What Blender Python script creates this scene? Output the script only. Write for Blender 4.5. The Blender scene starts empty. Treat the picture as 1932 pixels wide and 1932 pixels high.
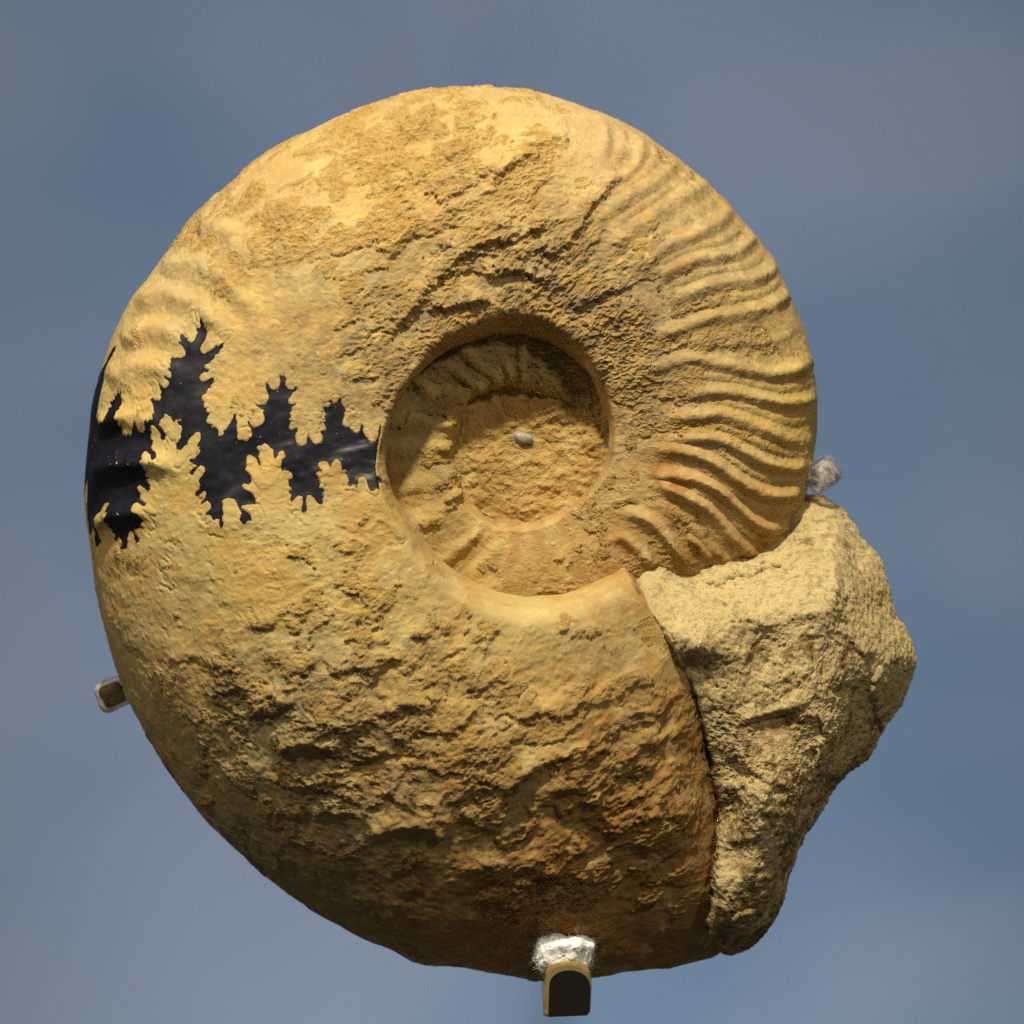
import bpy, bmesh, math, random
import numpy as np
from mathutils import Vector, Matrix
from mathutils.geometry import delaunay_2d_cdt

random.seed(4)
S = 0.32 / 1932.0                      # metres per drawing unit (the frame is 1932 units wide)
def X(u): return (u - 966.0) * S
def Z(v): return (966.0 - v) * S

# ------------------------------------------------------------------ camera, world, lamps
sc = bpy.context.scene
C = sc.collection
cam_d = bpy.data.cameras.new("camera")
cam = bpy.data.objects.new("camera", cam_d); C.objects.link(cam)
CAM = 2.4
cam.location = (0, -CAM, 0); cam.rotation_euler = (math.radians(90), 0, 0)
cam_d.sensor_width = 36; cam_d.lens = 36 * CAM / 0.32
cam_d.clip_start = 0.05; cam_d.clip_end = 50
cam_d.dof.use_dof = True; cam_d.dof.focus_distance = CAM - 0.035; cam_d.dof.aperture_fstop = 9
sc.camera = cam

w = bpy.data.worlds.new("World"); sc.world = w; w.use_nodes = True
w.node_tree.nodes["Background"].inputs[0].default_value = (1.0, 0.93, 0.82, 1)
w.node_tree.nodes["Background"].inputs[1].default_value = 0.065

def aim(o, to):
    o.rotation_euler = (Vector(to) - o.location).to_track_quat('-Z', 'Y').to_euler()

def lamp(name, kind, loc, to, energy, col, **kw):
    d = bpy.data.lights.new(name, kind); d.energy = energy; d.color = col
    for k, v_ in kw.items(): setattr(d, k, v_)
    o = bpy.data.objects.new(name, d); C.objects.link(o); o.location = loc; aim(o, to); return o

# the warm spot in the top of the show case
lamp("case_spot", 'SPOT', (-0.08, -0.66, 0.97), (0.0, -0.02, 0.0), 87.0, (1.0, 0.895, 0.69),
     spot_size=math.radians(40), spot_blend=0.7, shadow_soft_size=0.036)
# two weaker fill lamps, added at the sides to lift the shade
lamp("side_fill", 'SPOT', (-0.86, -0.64, 0.78), (0.0, -0.02, 0.0), 24.0, (1.0, 0.88, 0.68),
     spot_size=math.radians(30), spot_blend=0.8, shadow_soft_size=0.06)
lamp("side_fill", 'SPOT', (0.62, -1.0, 0.74), (0.0, -0.02, 0.0), 20.0, (1.0, 0.88, 0.68),
     spot_size=math.radians(30), spot_blend=0.8, shadow_soft_size=0.06)
# cool wash on the back panel, from the top of the case
lamp("panel_wash", 'SPOT', (0.0, 0.30, 1.6), (0.0, 0.8, -0.42), 120.0, (0.90, 0.95, 1.0),
     spot_size=math.radians(50), spot_blend=1.0, shadow_soft_size=0.30)
# and a second, weaker one from the foot of the panel
lamp("panel_wash", 'SPOT', (0.1, 0.52, -0.95), (0.0, 0.8, 0.02), 100.0, (0.95, 0.97, 1.0),
     spot_size=math.radians(70), spot_blend=1.0, shadow_soft_size=0.40)

sc.view_settings.view_transform = 'Standard'; sc.view_settings.look = 'None'
sc.view_settings.exposure = 0; sc.view_settings.gamma = 1
sc.render.engine = 'CYCLES'
sc.cycles.use_denoising = False; sc.cycles.sample_clamp_indirect = 1.5; sc.cycles.max_bounces = 6; sc.cycles.transparent_max_bounces = 12

# ------------------------------------------------------------------ noise
rng = np.random.RandomState(11)
PERM = rng.permutation(256).astype(np.int32)
PERM = np.concatenate([PERM, PERM, PERM])
G = rng.normal(size=(256, 3)); G = (G / np.linalg.norm(G, axis=1)[:, None]).astype(np.float32)

def pn(x, y, z):
    out = np.empty(x.size, np.float32)
    sh = x.shape; x = x.ravel(); y = y.ravel(); z = z.ravel()
    for a in range(0, x.size, 131072):
        X0 = x[a:a+131072]; Y0 = y[a:a+131072]; Z0 = z[a:a+131072]
        xi = np.floor(X0); yi = np.floor(Y0); zi = np.floor(Z0)
        fx = (X0 - xi).astype(np.float32); fy = (Y0 - yi).astype(np.float32); fz = (Z0 - zi).astype(np.float32)
        xi = xi.astype(np.int32) & 255; yi = yi.astype(np.int32) & 255; zi = zi.astype(np.int32) & 255
        u = fx*fx*fx*(fx*(fx*6-15)+10); v = fy*fy*fy*(fy*(fy*6-15)+10); t = fz*fz*fz*(fz*(fz*6-15)+10)
        acc = []
        for dx in (0, 1):
            px = PERM[xi+dx]
            for dy in (0, 1):
                py = PERM[px+yi+dy]
                g0 = G[PERM[py+zi]]; g1 = G[PERM[py+zi+1]]
                d0 = g0[:, 0]*(fx-dx)+g0[:, 1]*(fy-dy)+g0[:, 2]*fz
                d1 = g1[:, 0]*(fx-dx)+g1[:, 1]*(fy-dy)+g1[:, 2]*(fz-1)
                acc.append(d0+(d1-d0)*t)
        a0 = acc[0]+(acc[1]-acc[0])*v; a1 = acc[2]+(acc[3]-acc[2])*v
        out[a:a+131072] = (a0+(a1-a0)*u)*1.5
    return out.reshape(sh)

def fbm(x, y, z, n, gain=0.5, ridge=False):
    s = 0; amp = 1.0; f = 1.0
    for k in range(n):
        q = pn(x*f+17.3*k, y*f+5.1*k, z*f+9.7*k)
        if ridge: q = 1-2*np.abs(q)
        s = s+q*amp; amp *= gain; f *= 2.03
    return s

def sst(a, b, x):
    t = np.clip((x-a)/(b-a), 0, 1); return t*t*(3-2*t)

def smooth1(y, k):
    ker = np.hanning(2*k+3)[1:-1]; ker /= ker.sum()
    return np.convolve(np.pad(y, k, mode='edge'), ker, mode='valid')

# ------------------------------------------------------------------ node helpers
def mat(name):
    m = bpy.data.materials.new(name); m.use_nodes = True
    nt = m.node_tree; b = nt.nodes["Principled BSDF"]
    return m, nt, b
def N(nt, t, **kw):
    n = nt.nodes.new(t)
    for k, v_ in kw.items():
        if k.startswith('i_'):
            n.inputs[int(k[2:]) if k[2:].isdigit() else k[2:].replace('_', ' ')].default_value = v_
        else: setattr(n, k, v_)
    return n
def mixc(nt, fac, a, b):
    n = nt.nodes.new('ShaderNodeMix'); n.data_type = 'RGBA'
    for sock, v_ in ((n.inputs[0], fac), (n.inputs[6], a), (n.inputs[7], b)):
        if hasattr(v_, 'is_output'): nt.links.new(v_, sock)
        else: sock.default_value = v_ if not isinstance(v_, tuple) else (*v_, 1)
    return n.outputs[2]
def ramp(nt, src, p0, p1, v0=0.0, v1=1.0):
    n = N(nt, 'ShaderNodeMapRange', interpolation_type='SMOOTHSTEP')
    n.inputs[1].default_value = p0; n.inputs[2].default_value = p1
    n.inputs[3].default_value = v0; n.inputs[4].default_value = v1
    nt.links.new(src, n.inputs[0]); return n.outputs[0]
def mth(nt, op, a, b):
    n = N(nt, 'ShaderNodeMath', operation=op)
    for k, v_ in ((0, a), (1, b)):
        if hasattr(v_, 'is_output'): nt.links.new(v_, n.inputs[k])
        else: n.inputs[k].default_value = v_
    return n.outputs[0]
def noise(nt, vec, scale, detail=4, rough=0.55, dist=0.0):
    n = N(nt, 'ShaderNodeTexNoise')
    n.inputs['Scale'].default_value = scale; n.inputs['Detail'].default_value = detail
    n.inputs['Roughness'].default_value = rough; n.inputs['Distortion'].default_value = dist
    nt.links.new(vec, n.inputs['Vector']); return n.outputs['Fac']
def attr(nt, name): return N(nt, 'ShaderNodeAttribute', attribute_name=name).outputs['Fac']
def objco(nt): return N(nt, 'ShaderNodeTexCoord').outputs['Object']
def bump(nt, b, h, strength, dist):
    n = N(nt, 'ShaderNodeBump'); n.inputs['Strength'].default_value = strength; n.inputs['Distance'].default_value = dist
    nt.links.new(h, n.inputs['Height']); nt.links.new(n.outputs[0], b.inputs['Normal'])

def fossil_material():
    m, nt, b = mat("ochre_fossil_stone"); co = objco(nt)
    crust, stain, pale = attr(nt, 'crust'), attr(nt, 'stain'), attr(nt, 'pale')
    n1 = noise(nt, co, 45, 5, 0.6); n2 = noise(nt, co, 260, 5, 0.65); n3 = noise(nt, co, 1300, 3, 0.6)
    n4 = noise(nt, co, 22, 3, 0.5)
    smooth = mixc(nt, ramp(nt, n1, 0.42, 0.58), (0.475, 0.318, 0.090), (0.42, 0.332, 0.130))
    rough = mixc(nt, ramp(nt, n2, 0.35, 0.65), (0.37, 0.226, 0.054), (0.49, 0.335, 0.105))
    c = mixc(nt, crust, smooth, rough)
    c = mixc(nt, ramp(nt, n4, 0.5, 0.68, 0, 0.5), c, (0.44, 0.255, 0.07))
    c = mixc(nt, mth(nt, 'MULTIPLY', pale, ramp(nt, n2, 0.3, 0.6, 0.45, 0.95)), c, (0.46, 0.345, 0.175))
    c = mixc(nt, mth(nt, 'MULTIPLY', stain, ramp(nt, n2, 0.32, 0.56, 0.4, 1.0)), c, (0.265, 0.112, 0.016))
    c = mixc(nt, mth(nt, 'MULTIPLY', ramp(nt, n3, 0.6, 0.75), 0.35), c, (0.26, 0.15, 0.05))
    gr = attr(nt, 'grey')
    c = mixc(nt, mth(nt, 'MULTIPLY', gr, ramp(nt, noise(nt, co, 170, 5, 0.65), 0.38, 0.58, 0.2, 1.0)), c, (0.20, 0.152, 0.078))
    c = mixc(nt, ramp(nt, noise(nt, co, 95, 6, 0.7), 0.52, 0.66, 0, 0.42), c, (0.54, 0.42, 0.165))
    c = mixc(nt, ramp(nt, noise(nt, co, 75, 6, 0.7, 0.5), 0.56, 0.68, 0, 0.6), c, (0.30, 0.17, 0.045))
    sp = ramp(nt, noise(nt, co, 700, 2, 0.5), 0.68, 0.74, 0, 0.55)
    c = mixc(nt, sp, c, (0.60, 0.48, 0.28))
    nt.links.new(c, b.inputs['Base Color'])
    b.inputs['Roughness'].default_value = 0.82; b.inputs['Specular IOR Level'].default_value = 0.25
    h = mth(nt, 'ADD', mth(nt, 'MULTIPLY', noise(nt, co, 1500, 4, 0.65), mth(nt, 'ADD', mth(nt, 'MULTIPLY', crust, 0.8), 0.3)),
            mth(nt, 'MULTIPLY', noise(nt, co, 500, 3, 0.6), crust))
    h = mth(nt, 'ADD', h, mth(nt, 'MULTIPLY', noise(nt, co, 900, 6, 0.78), mth(nt, 'ADD', mth(nt, 'MULTIPLY', crust, 1.0), 0.2)))
    bump(nt, b, h, 0.75, 0.0006)
    return m

def matrix_material():
    m, nt, b = mat("pale_matrix_stone"); co = objco(nt)
    n1 = noise(nt, co, 60, 5, 0.6); n2 = noise(nt, co, 420, 5, 0.7); n3 = noise(nt, co, 1500, 3, 0.6)
    c = mixc(nt, ramp(nt, n1, 0.35, 0.65), (0.50, 0.395, 0.185), (0.56, 0.44, 0.215))
    c = mixc(nt, ramp(nt, n2, 0.46, 0.66, 0, 0.7), c, (0.25, 0.175, 0.075))
    c = mixc(nt, mth(nt, 'MULTIPLY', attr(nt, 'stain'), ramp(nt, n2, 0.38, 0.55, 0.15, 1.0)), c, (0.17, 0.10, 0.034))
    c = mixc(nt, ramp(nt, n3, 0.62, 0.72, 0, 0.6), c, (0.16, 0.10, 0.04))
    c = mixc(nt, ramp(nt, noise(nt, co, 150, 3, 0.6), 0.66, 0.74, 0, 0.6), c, (0.50, 0.45, 0.35))
    nt.links.new(c, b.inputs['Base Color'])
    b.inputs['Roughness'].default_value = 0.9; b.inputs['Specular IOR Level'].default_value = 0.15
    bump(nt, b, mth(nt, 'ADD', noise(nt, co, 1500, 6, 0.8), mth(nt, 'MULTIPLY', noise(nt, co, 650, 5, 0.75), 1.3)), 0.75, 0.0008)
    return m

def ink_material():
    m, nt, b = mat("black_ink"); co = objco(nt)
    n = noise(nt, co, 1500, 3, 0.6)
    speck = ramp(nt, noise(nt, co, 1100, 1, 0.4), 0.76, 0.80, 0, 0.8)
    c = mixc(nt, ramp(nt, noise(nt, co, 120, 4, 0.6), 0.4, 0.7), (0.005, 0.006, 0.012), (0.012, 0.012, 0.019))
    c = mixc(nt, speck, c, (0.30, 0.22, 0.12))
    nt.links.new(c, b.inputs['Base Color'])
    nt.links.new(ramp(nt, noise(nt, co, 300, 4, 0.6), 0.3, 0.7, 0.40, 0.52), b.inputs['Roughness'])
    b.inputs['Specular IOR Level'].default_value = 0.28
    bump(nt, b, n, 0.18, 0.0003)
    return m

# ------------------------------------------------------------------ object helpers
def link(o, parent=None):
    C.objects.link(o)
    if parent is not None: o.parent = parent
    return o
def thing(name, label, cat, loc=(0, 0, 0), group=None):
    o = bpy.data.objects.new(name, None); o.empty_display_size = 0.01; o.location = loc; C.objects.link(o)
    o['label'] = label; o['category'] = cat
    if group: o['group'] = group
    return o
def grid_mesh(name, P, m, attrs=None, wrap=False):
    """P: (n, k, 3) array of points -> quad sheet"""
    n, k = P.shape[:2]
    me = bpy.data.meshes.new(name)
    idx = np.arange(n*k, dtype=np.int32).reshape(n, k)
    if wrap: idx = np.concatenate([idx, idx[:1]], 0)
    q = np.stack([idx[:-1, :-1], idx[:-1, 1:], idx[1:, 1:], idx[1:, :-1]], -1).reshape(-1, 4)
    me.vertices.add(n*k); me.vertices.foreach_set('co', P.astype(np.float32).ravel())
    me.loops.add(q.size); me.loops.foreach_set('vertex_index', q.ravel())
    me.polygons.add(len(q)); me.polygons.foreach_set('loop_start', np.arange(0, q.size, 4, dtype=np.int32))
    me.polygons.foreach_set('use_smooth', np.ones(len(q), bool))
    me.update(calc_edges=True)
    for a, v_ in (attrs or {}).items():
        at = me.attributes.new(a, 'FLOAT', 'POINT'); at.data.foreach_set('value', v_.astype(np.float32).ravel())
    me.materials.append(m)
    return bpy.data.objects.new(name, me)
def to_world(u, v, h):                     # drawing units -> metres; h grows toward the viewer
    return np.stack([(u-966)*S, -h*S, (966-v)*S], -1)
def bm_obj(name, bm, m, parent=None, smooth=True):
    me = bpy.data.meshes.new(name); bm.to_mesh(me); bm.free(); me.materials.append(m)
    for p in me.polygons: p.use_smooth = smooth
    return link(bpy.data.objects.new(name, me), parent)

# ------------------------------------------------------------------ the setting: the blue back panel
WALL_Y = 0.8
def make_wall():
    m, nt, b = mat("blue_panel_light_bands"); co = objco(nt)
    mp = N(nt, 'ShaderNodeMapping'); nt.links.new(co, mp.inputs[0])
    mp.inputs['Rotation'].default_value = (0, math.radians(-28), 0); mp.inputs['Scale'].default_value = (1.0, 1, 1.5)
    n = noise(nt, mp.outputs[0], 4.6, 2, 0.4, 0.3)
    c = mixc(nt, ramp(nt, n, 0.34, 0.68), (0.135, 0.205, 0.30), (0.215, 0.262, 0.35))  # paler slanting clouds: soft light bands and reflections put into the colour
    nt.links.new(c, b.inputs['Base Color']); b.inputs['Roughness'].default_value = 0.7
    b.inputs['Specular IOR Level'].default_value = 0.2
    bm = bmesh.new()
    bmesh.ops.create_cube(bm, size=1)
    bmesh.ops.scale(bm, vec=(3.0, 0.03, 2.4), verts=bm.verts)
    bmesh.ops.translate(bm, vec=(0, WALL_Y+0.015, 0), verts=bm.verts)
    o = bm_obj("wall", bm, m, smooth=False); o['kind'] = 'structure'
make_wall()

# ------------------------------------------------------------------ the ammonite: traced curves
CX, CY = 1003.0, 815.0
OUT = [(1370,1800),(1290,1820),(1215,1832),(1120,1843),(1000,1845),(920,1838),(860,1824),(790,1820),(720,1785),(640,1745),
 (590,1720),(530,1675),(470,1625),(410,1570),(340,1480),(290,1405),(245,1330),(215,1250),(190,1150),(172,1040),(160,940),
 (165,850),(175,760),(195,690),(210,640),(245,565),(280,525),(325,465),(370,405),(430,350),(500,295),(580,250),(640,220),
 (700,200),(780,178),(850,168),(918,165),(1000,172),(1080,192),(1150,220),(1230,265),(1300,320),(1380,390),(1420,440),
 (1460,495),(1490,560),(1515,620),(1533,680),(1540,750),(1540,820),(1531,880),(1518,940),(1502,990),(1478,1045)]
SEAM_Z = [(1580,1560),(1400,1672),(1200,1735),(1010,1755),(850,1720),(650,1620),(500,1500),(400,1360),(290,1200),(245,1050),
 (240,900),(265,780),(330,640),(500,450),(760,330),(1000,315),(1150,370),(1290,460),(1400,600),(1450,730),(1475,850),
 (1455,1000),(1380,1130),(1270,1230),(1100,1320),(990,1340),(850,1330),(720,1240),(640,1130),(600,1000),(620,860),
 (660,740),(740,650),(860,600),(1000,595),(1120,640)]
def polar(pts, start):
    ps, rs, last = [], [], start
    for (x, y) in pts:
        a = math.degrees(math.atan2(y-CY, x-CX))
        while a < last-180: a += 360
        while a > last+180: a -= 360
        ps.append(a); rs.append(math.hypot(x-CX, y-CY)); last = a
    return ps, rs
PSI = np.arange(30, 900, 0.25)
po, ro = polar(OUT, 69)
po = [30, 48, 56, 61, 65]+po+[400, 415, 430, 450, 540, 630, 720, 800, 900]
ro = [560, 640, 720, 800, 930]+ro+[505, 490, 478, 462, 415, 330, 260, 225, 215]
ROUT_T = smooth1(np.interp(PSI, po, ro), 9)
ps, rs = polar([(651.1+x*.337, 532.7+y*.337) for x, y in SEAM_Z], 54)
ps = [30]+ps+[720, 760, 800, 900]; rs = [318]+rs+[84, 82, 78, 70]
SEAM_T = smooth1(np.interp(PSI, ps, rs), 16)
EXP_T = smooth1(np.interp(PSI, [30, 65, 92, 112, 130, 160, 900], [2.1, 2.0, 2.2, 2.7, 3.1, 2.7, 2.4]), 40)
H_T = smooth1(np.interp(PSI, [30, 60, 90, 120, 180, 225, 270, 315, 360, 415, 450, 540, 630, 720, 800, 900],
                        [225, 275, 325, 325, 288, 258, 226, 204, 186, 176, 176, 162, 140, 106, 96, 90]), 40)
W_T = smooth1(np.interp(PSI, [30, 60, 90, 130, 155, 180, 215, 240, 270, 300, 330, 360, 420, 480, 540, 640, 900],
                        [50, 54, 58, 44, 22, 9, 16, 36, 48, 36, 22, 12, 16, 22, 24, 24, 22]), 40)
def tab(T, psi): return np.interp(psi, PSI, T)
def base_h(psi, r, depth=0):
    """half thickness of the whorl at spiral angle psi and radius r (drawing units)"""
    rs_, ro_ = tab(SEAM_T, psi), tab(ROUT_T, psi)
    H, W = tab(H_T, psi), tab(W_T, psi)
    if depth < 2: fl = base_h(psi+360, rs_, depth+1)-3
    else: fl = tab(H_T, psi+360)*0.92
    ws = np.clip(W/(ro_-rs_), 0.01, 0.5)
    s = np.clip((r-rs_)/(ro_-rs_), 0, 1)
    t = np.clip(s/ws, 0, 1)
    lin = np.interp(psi, [195, 235, 300, 335], [0, .8, .8, 0])
    wall = fl+(H-fl)*(np.sqrt(np.clip(1-(1-t)**2, 0, 1))*(1-lin)+lin*t**.9)
    x = np.clip((s-ws)/(1-ws), 0, 1)
    flank = H*(1+0.05*np.sin(np.pi*x))*np.clip(1-x**tab(EXP_T, psi), 0, 1)**0.55
    return np.where(s < ws, wall, flank)

# how rough each part of the surface is (u, v, roughness)
RM = np.array([(300,700,.15),(250,900,.06),(400,950,.06),(330,850,.06),(550,700,.25),(600,930,.12),(300,1150,.12),(250,1250,.3),
 (450,520,.7),(560,420,.95),(350,450,.7),(430,380,.75),(560,300,.8),(700,300,1.05),(640,400,1.0),(780,340,1.05),(850,230,1.0),(1000,250,.75),(1130,260,.15),(1250,330,.25),(1380,430,.2),
 (1480,600,.2),(1525,800,.12),(1450,900,.3),(1400,1000,.22),(1250,880,.3),(1180,830,.5),(1300,600,.8),(1400,650,.9),(1250,500,.75),
 (1350,800,.65),(900,400,.9),(1000,500,1),(1050,350,.8),(750,450,.7),(620,480,.7),(800,620,.85),(700,680,.9),(600,600,.3),(620,800,.15),
 (900,560,1.0),(1150,620,1.1),(1200,700,1),(500,1080,.4),(450,1170,.5),(600,1050,.6),(700,1130,.8),(740,1030,.1),(1000,1150,.25),(1000,1215,.7),(1100,1180,.6),(880,1170,.6),
 (1130,1110,.25),(880,1120,.25),(810,1090,.2),(500,1300,1),(650,1300,1.2),(600,1450,1.1),(800,1300,1.1),(950,1300,.75),(1100,1250,.9),(1230,1250,.7),
 (900,1450,.9),(700,1600,.6),(1100,1450,1.2),(1250,1500,1.2),(1000,1650,1),(1200,1650,1.),(800,1700,.4),(900,1800,.25),(450,1500,.5),
 (350,1400,.5),(600,1700,.3),(1300,1400,1.2),(1180,1780,.35),(720,900,.1),(200,1000,.06),(860,850,.7),(860,950,.7),(1000,1060,.55),
 (1100,1040,.6),(1003,900,.7),(1003,700,.6),(800,650,1.1),(760,720,.8),(870,610,1.1),(960,585,1.2),(1050,600,1.2),(1110,660,1.1),(1240,1040,.8),(1320,1050,.8),(1250,790,.8),(330,600,.2),(1440,500,.25),(420,700,.2)], np.float32)
GX, GY = np.meshgrid(np.arange(0, 1940, 10.0), np.arange(0, 1940, 10.0))
def idw(pts, p=3.0, soft=25.0):
    num = np.zeros_like(GX); den = np.zeros_like(GX)
    for x, y, v_ in pts:
        wgt = ((GX-x)**2+(GY-y)**2+soft*soft)**(-p/2); num += wgt*v_; den += wgt
    return num/den
def samp(F, u, v):
    a = np.clip(u/10, 0, 192.99); b = np.clip(v/10, 0, 192.99)
    i = a.astype(np.int32); j = b.astype(np.int32); fa = (a-i).astype(np.float32); fb = (b-j).astype(np.float32)
    return (F[j, i]*(1-fa)+F[j, i+1]*fa)*(1-fb)+(F[j+1, i]*(1-fa)+F[j+1, i+1]*fa)*fb
ROUGH = idw(RM).astype(np.float32)
STAIN = idw([(1300,1060,.9),(1400,1075,.9),(1200,1010,.6),(1350,960,.35),(1240,950,.6),(1230,1320,.9),(1150,1350,.7),(1000,1400,.35),(1200,1550,.8),
 (1050,1600,.8),(1000,1720,.85),(800,1700,.7),(900,1500,.45),(700,1500,.3),(500,1400,.15),(600,1650,.55),(300,1300,.1),(300,800,.0),(500,1000,.05),
 (600,400,.12),(900,300,.12),(1000,450,.35),(1250,600,.35),(1400,600,.4),(1450,800,.12),(1000,1150,.0),(900,640,.35),(850,850,.5),(850,1000,.45),
 (1000,1080,.5),(1003,760,.45),(1003,880,.2),(700,1200,.1),(950,1220,.2),(1240,1220,.5),(1150,1790,.9)]).astype(np.float32)
PALE = idw([(1150,270,1),(1230,330,.7),(1300,400,.5),(1240,870,.55),(1180,900,.5),(1180,640,.7),(1240,560,.6),(1050,560,.6),(650,380,.3),(330,540,.6),
 (250,650,.5),(480,460,.5),(700,950,.1),(300,900,0),(500,1200,0),(1000,1150,.2),(900,1350,.4),(600,1350,.3),(800,1600,0),(1100,1500,0),(1250,1600,0),
 (1400,1000,.6),(1500,950,.2),(1450,500,.5),(1530,750,0),(1000,250,.5),(850,200,0),(1000,960,.5),(860,900,0),(700,700,.3),(500,600,.3)]).astype(np.float32)
GREY = idw([(1150,620,1),(1000,540,.9),(1230,650,.8),(700,690,.8),(560,1370,.9),(530,1450,.8),(620,1390,.7),(1300,650,.4),(900,560,.6),(400,900,0),(700,400,.1),
 (1000,300,.1),(1450,800,.1),(1300,950,.05),(1000,1150,0),(900,1350,.3),(1200,1300,.4),(1000,1700,.3),(600,1050,.1),(250,800,0),(950,680,.5),(1050,760,.4),(850,860,.4),(1000,900,.1)]).astype(np.float32)
LUMP = idw([(500,1300,1),(700,1350,1.4),(900,1350,1.2),(1100,1500,1.4),(1250,1600,1.2),(1000,1700,1),(700,1650,.5),(450,1500,.45),(350,1400,.35),(300,1200,.3),(300,800,.25),
 (700,400,.3),(1000,500,.7),(1300,600,.5),(1450,850,.3),(1000,1160,.2),(1000,800,.4),(1003,950,.4)]).astype(np.float32)

def q1(x, y): return (1124.6+x*.22978, 651.1+y*.22978)
def q2(x, y): return (1095.0+x*.22978, 207.2+y*.22978)
RIBS = [([q1(*p) for p in l], a, wd) for l, a, wd in [
 ([(500,640),(700,590),(1000,570),(1200,630),(1400,710),(1550,790),(1720,770)], 10, 15),
 ([(450,810),(750,770),(1000,780),(1150,860),(1300,950),(1450,1000),(1600,1015),(1740,980)], 13, 14),
 ([(250,880),(600,860),(800,910),(950,970),(1080,1070),(1200,1160),(1350,1230),(1550,1235),(1660,1180)], 17, 15),
 ([(300,1060),(550,1070),(800,1100),(950,1170),(1080,1290),(1200,1390),(1300,1470),(1400,1510),(1540,1490)], 16, 13),
 ([(350,1160),(500,1140),(650,1210),(800,1290),(900,1350),(1000,1450),(1100,1580),(1200,1680),(1330,1720),(1420,1690)], 14, 13),
 ([(150,1350),(350,1400),(480,1480),(580,1590),(660,1700),(750,1850)], 14, 12),
 ([(100,1550),(250,1600),(400,1730),(470,1830)], 10, 12),
 ([(700,1550),(830,1630),(930,1780)], 9, 9),
 ([(500,430),(860,400),(1100,390),(1300,440),(1500,490),(1650,480),(1770,440)], 11, 14),
 ([(150,230),(450,200),(750,120),(1000,170),(1250,230),(1450,250),(1620,215),(1770,120)], 11, 15)]]
RIBS += [([q2(*p) for p in l], a, wd) for l, a, wd in [
 ([(750,1830),(1000,1730),(1250,1690),(1500,1650),(1650,1560),(1700,1450)], 12, 15),
 ([(830,1560),(1000,1480),(1200,1440),(1400,1420),(1560,1330),(1560,1220)], 12, 15),
 ([(720,1350),(900,1260),(1150,1230),(1300,1180),(1390,1080),(1390,1000)], 11, 15),
 ([(500,1290),(700,1140),(850,1090),(1000,1010),(1120,950),(1200,850),(1190,760)], 11, 15),
 ([(300,1100),(450,1000),(600,900),(750,780),(900,700),(1020,620),(1000,540)], 9, 16),
 ([(200,880),(400,740),(560,640),(700,540),(760,450),(740,380)], 9, 15),
 ([(330,600),(400,540),(460,470),(490,380),(480,300),(430,230)], 9, 11),
 ([(180,450),(205,300),(195,180),(150,120)], 8, 11)]]
RIBS += [(l, a, wd) for l, a, wd in [
 ([(165,900),(230,880),(290,870),(340,885)], 21, 19), ([(170,995),(220,972),(290,965)], 17, 17), ([(185,805),(240,790),(300,800)], 15, 18),
 ([(200,725),(270,690),(340,705)], 11, 20), ([(225,655),(290,622),(350,640)], 12, 19), ([(250,585),(310,555),(370,575),(440,630)], 13, 18),
 ([(300,520),(350,497),(420,520),(490,600)], 12, 19), ([(370,430),(430,435),(490,500)], 10, 21), ([(470,340),(520,370),(560,430)], 5, 24),
 ([(480,930),(560,860),(640,800)], 4, 30)]]

def _rs(p, n=24):
    p = np.array(p, np.float32); t = np.linspace(0, len(p)-1, n); k = np.arange(len(p))
    return np.stack([np.interp(t, k, p[:, 0]), np.interp(t, k, p[:, 1])], -1)
for _k in range(len(RIBS)):
    if _k < 18: RIBS[_k] = (RIBS[_k][0], RIBS[_k][1]*(.75 if _k >= 10 else .95), RIBS[_k][2]*.88)
for _k in range(10, 17):                            # the upper ribs fade in from nearer the umbilicus
    _p = RIBS[_k][0]; _q0, _q1 = _p[0], _p[1]
    RIBS[_k] = ([(_q0[0]-(_q1[0]-_q0[0])*.9-8, _q0[1]-(_q1[1]-_q0[1])*.6), (_q0[0]-(_q1[0]-_q0[0])*.4, _q0[1]-(_q1[1]-_q0[1])*.3)]+list(_p), RIBS[_k][1], RIBS[_k][2])
_ord = [5, 4, 3, 2, 1, 0, 8, 9, 10, 11, 12, 13, 14, 15, 16, 17]
for _a, _b in zip(_ord[:-1], _ord[1:]):             # shorter ribs between the main ones, on the outer half
    _m = 0.5*_rs(RIBS[_a][0])+0.5*_rs(RIBS[_b][0])
    RIBS.append(([tuple(q) for q in _m[4::2]], 0.32*min(RIBS[_a][1], RIBS[_b][1]), 10.0))
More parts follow.
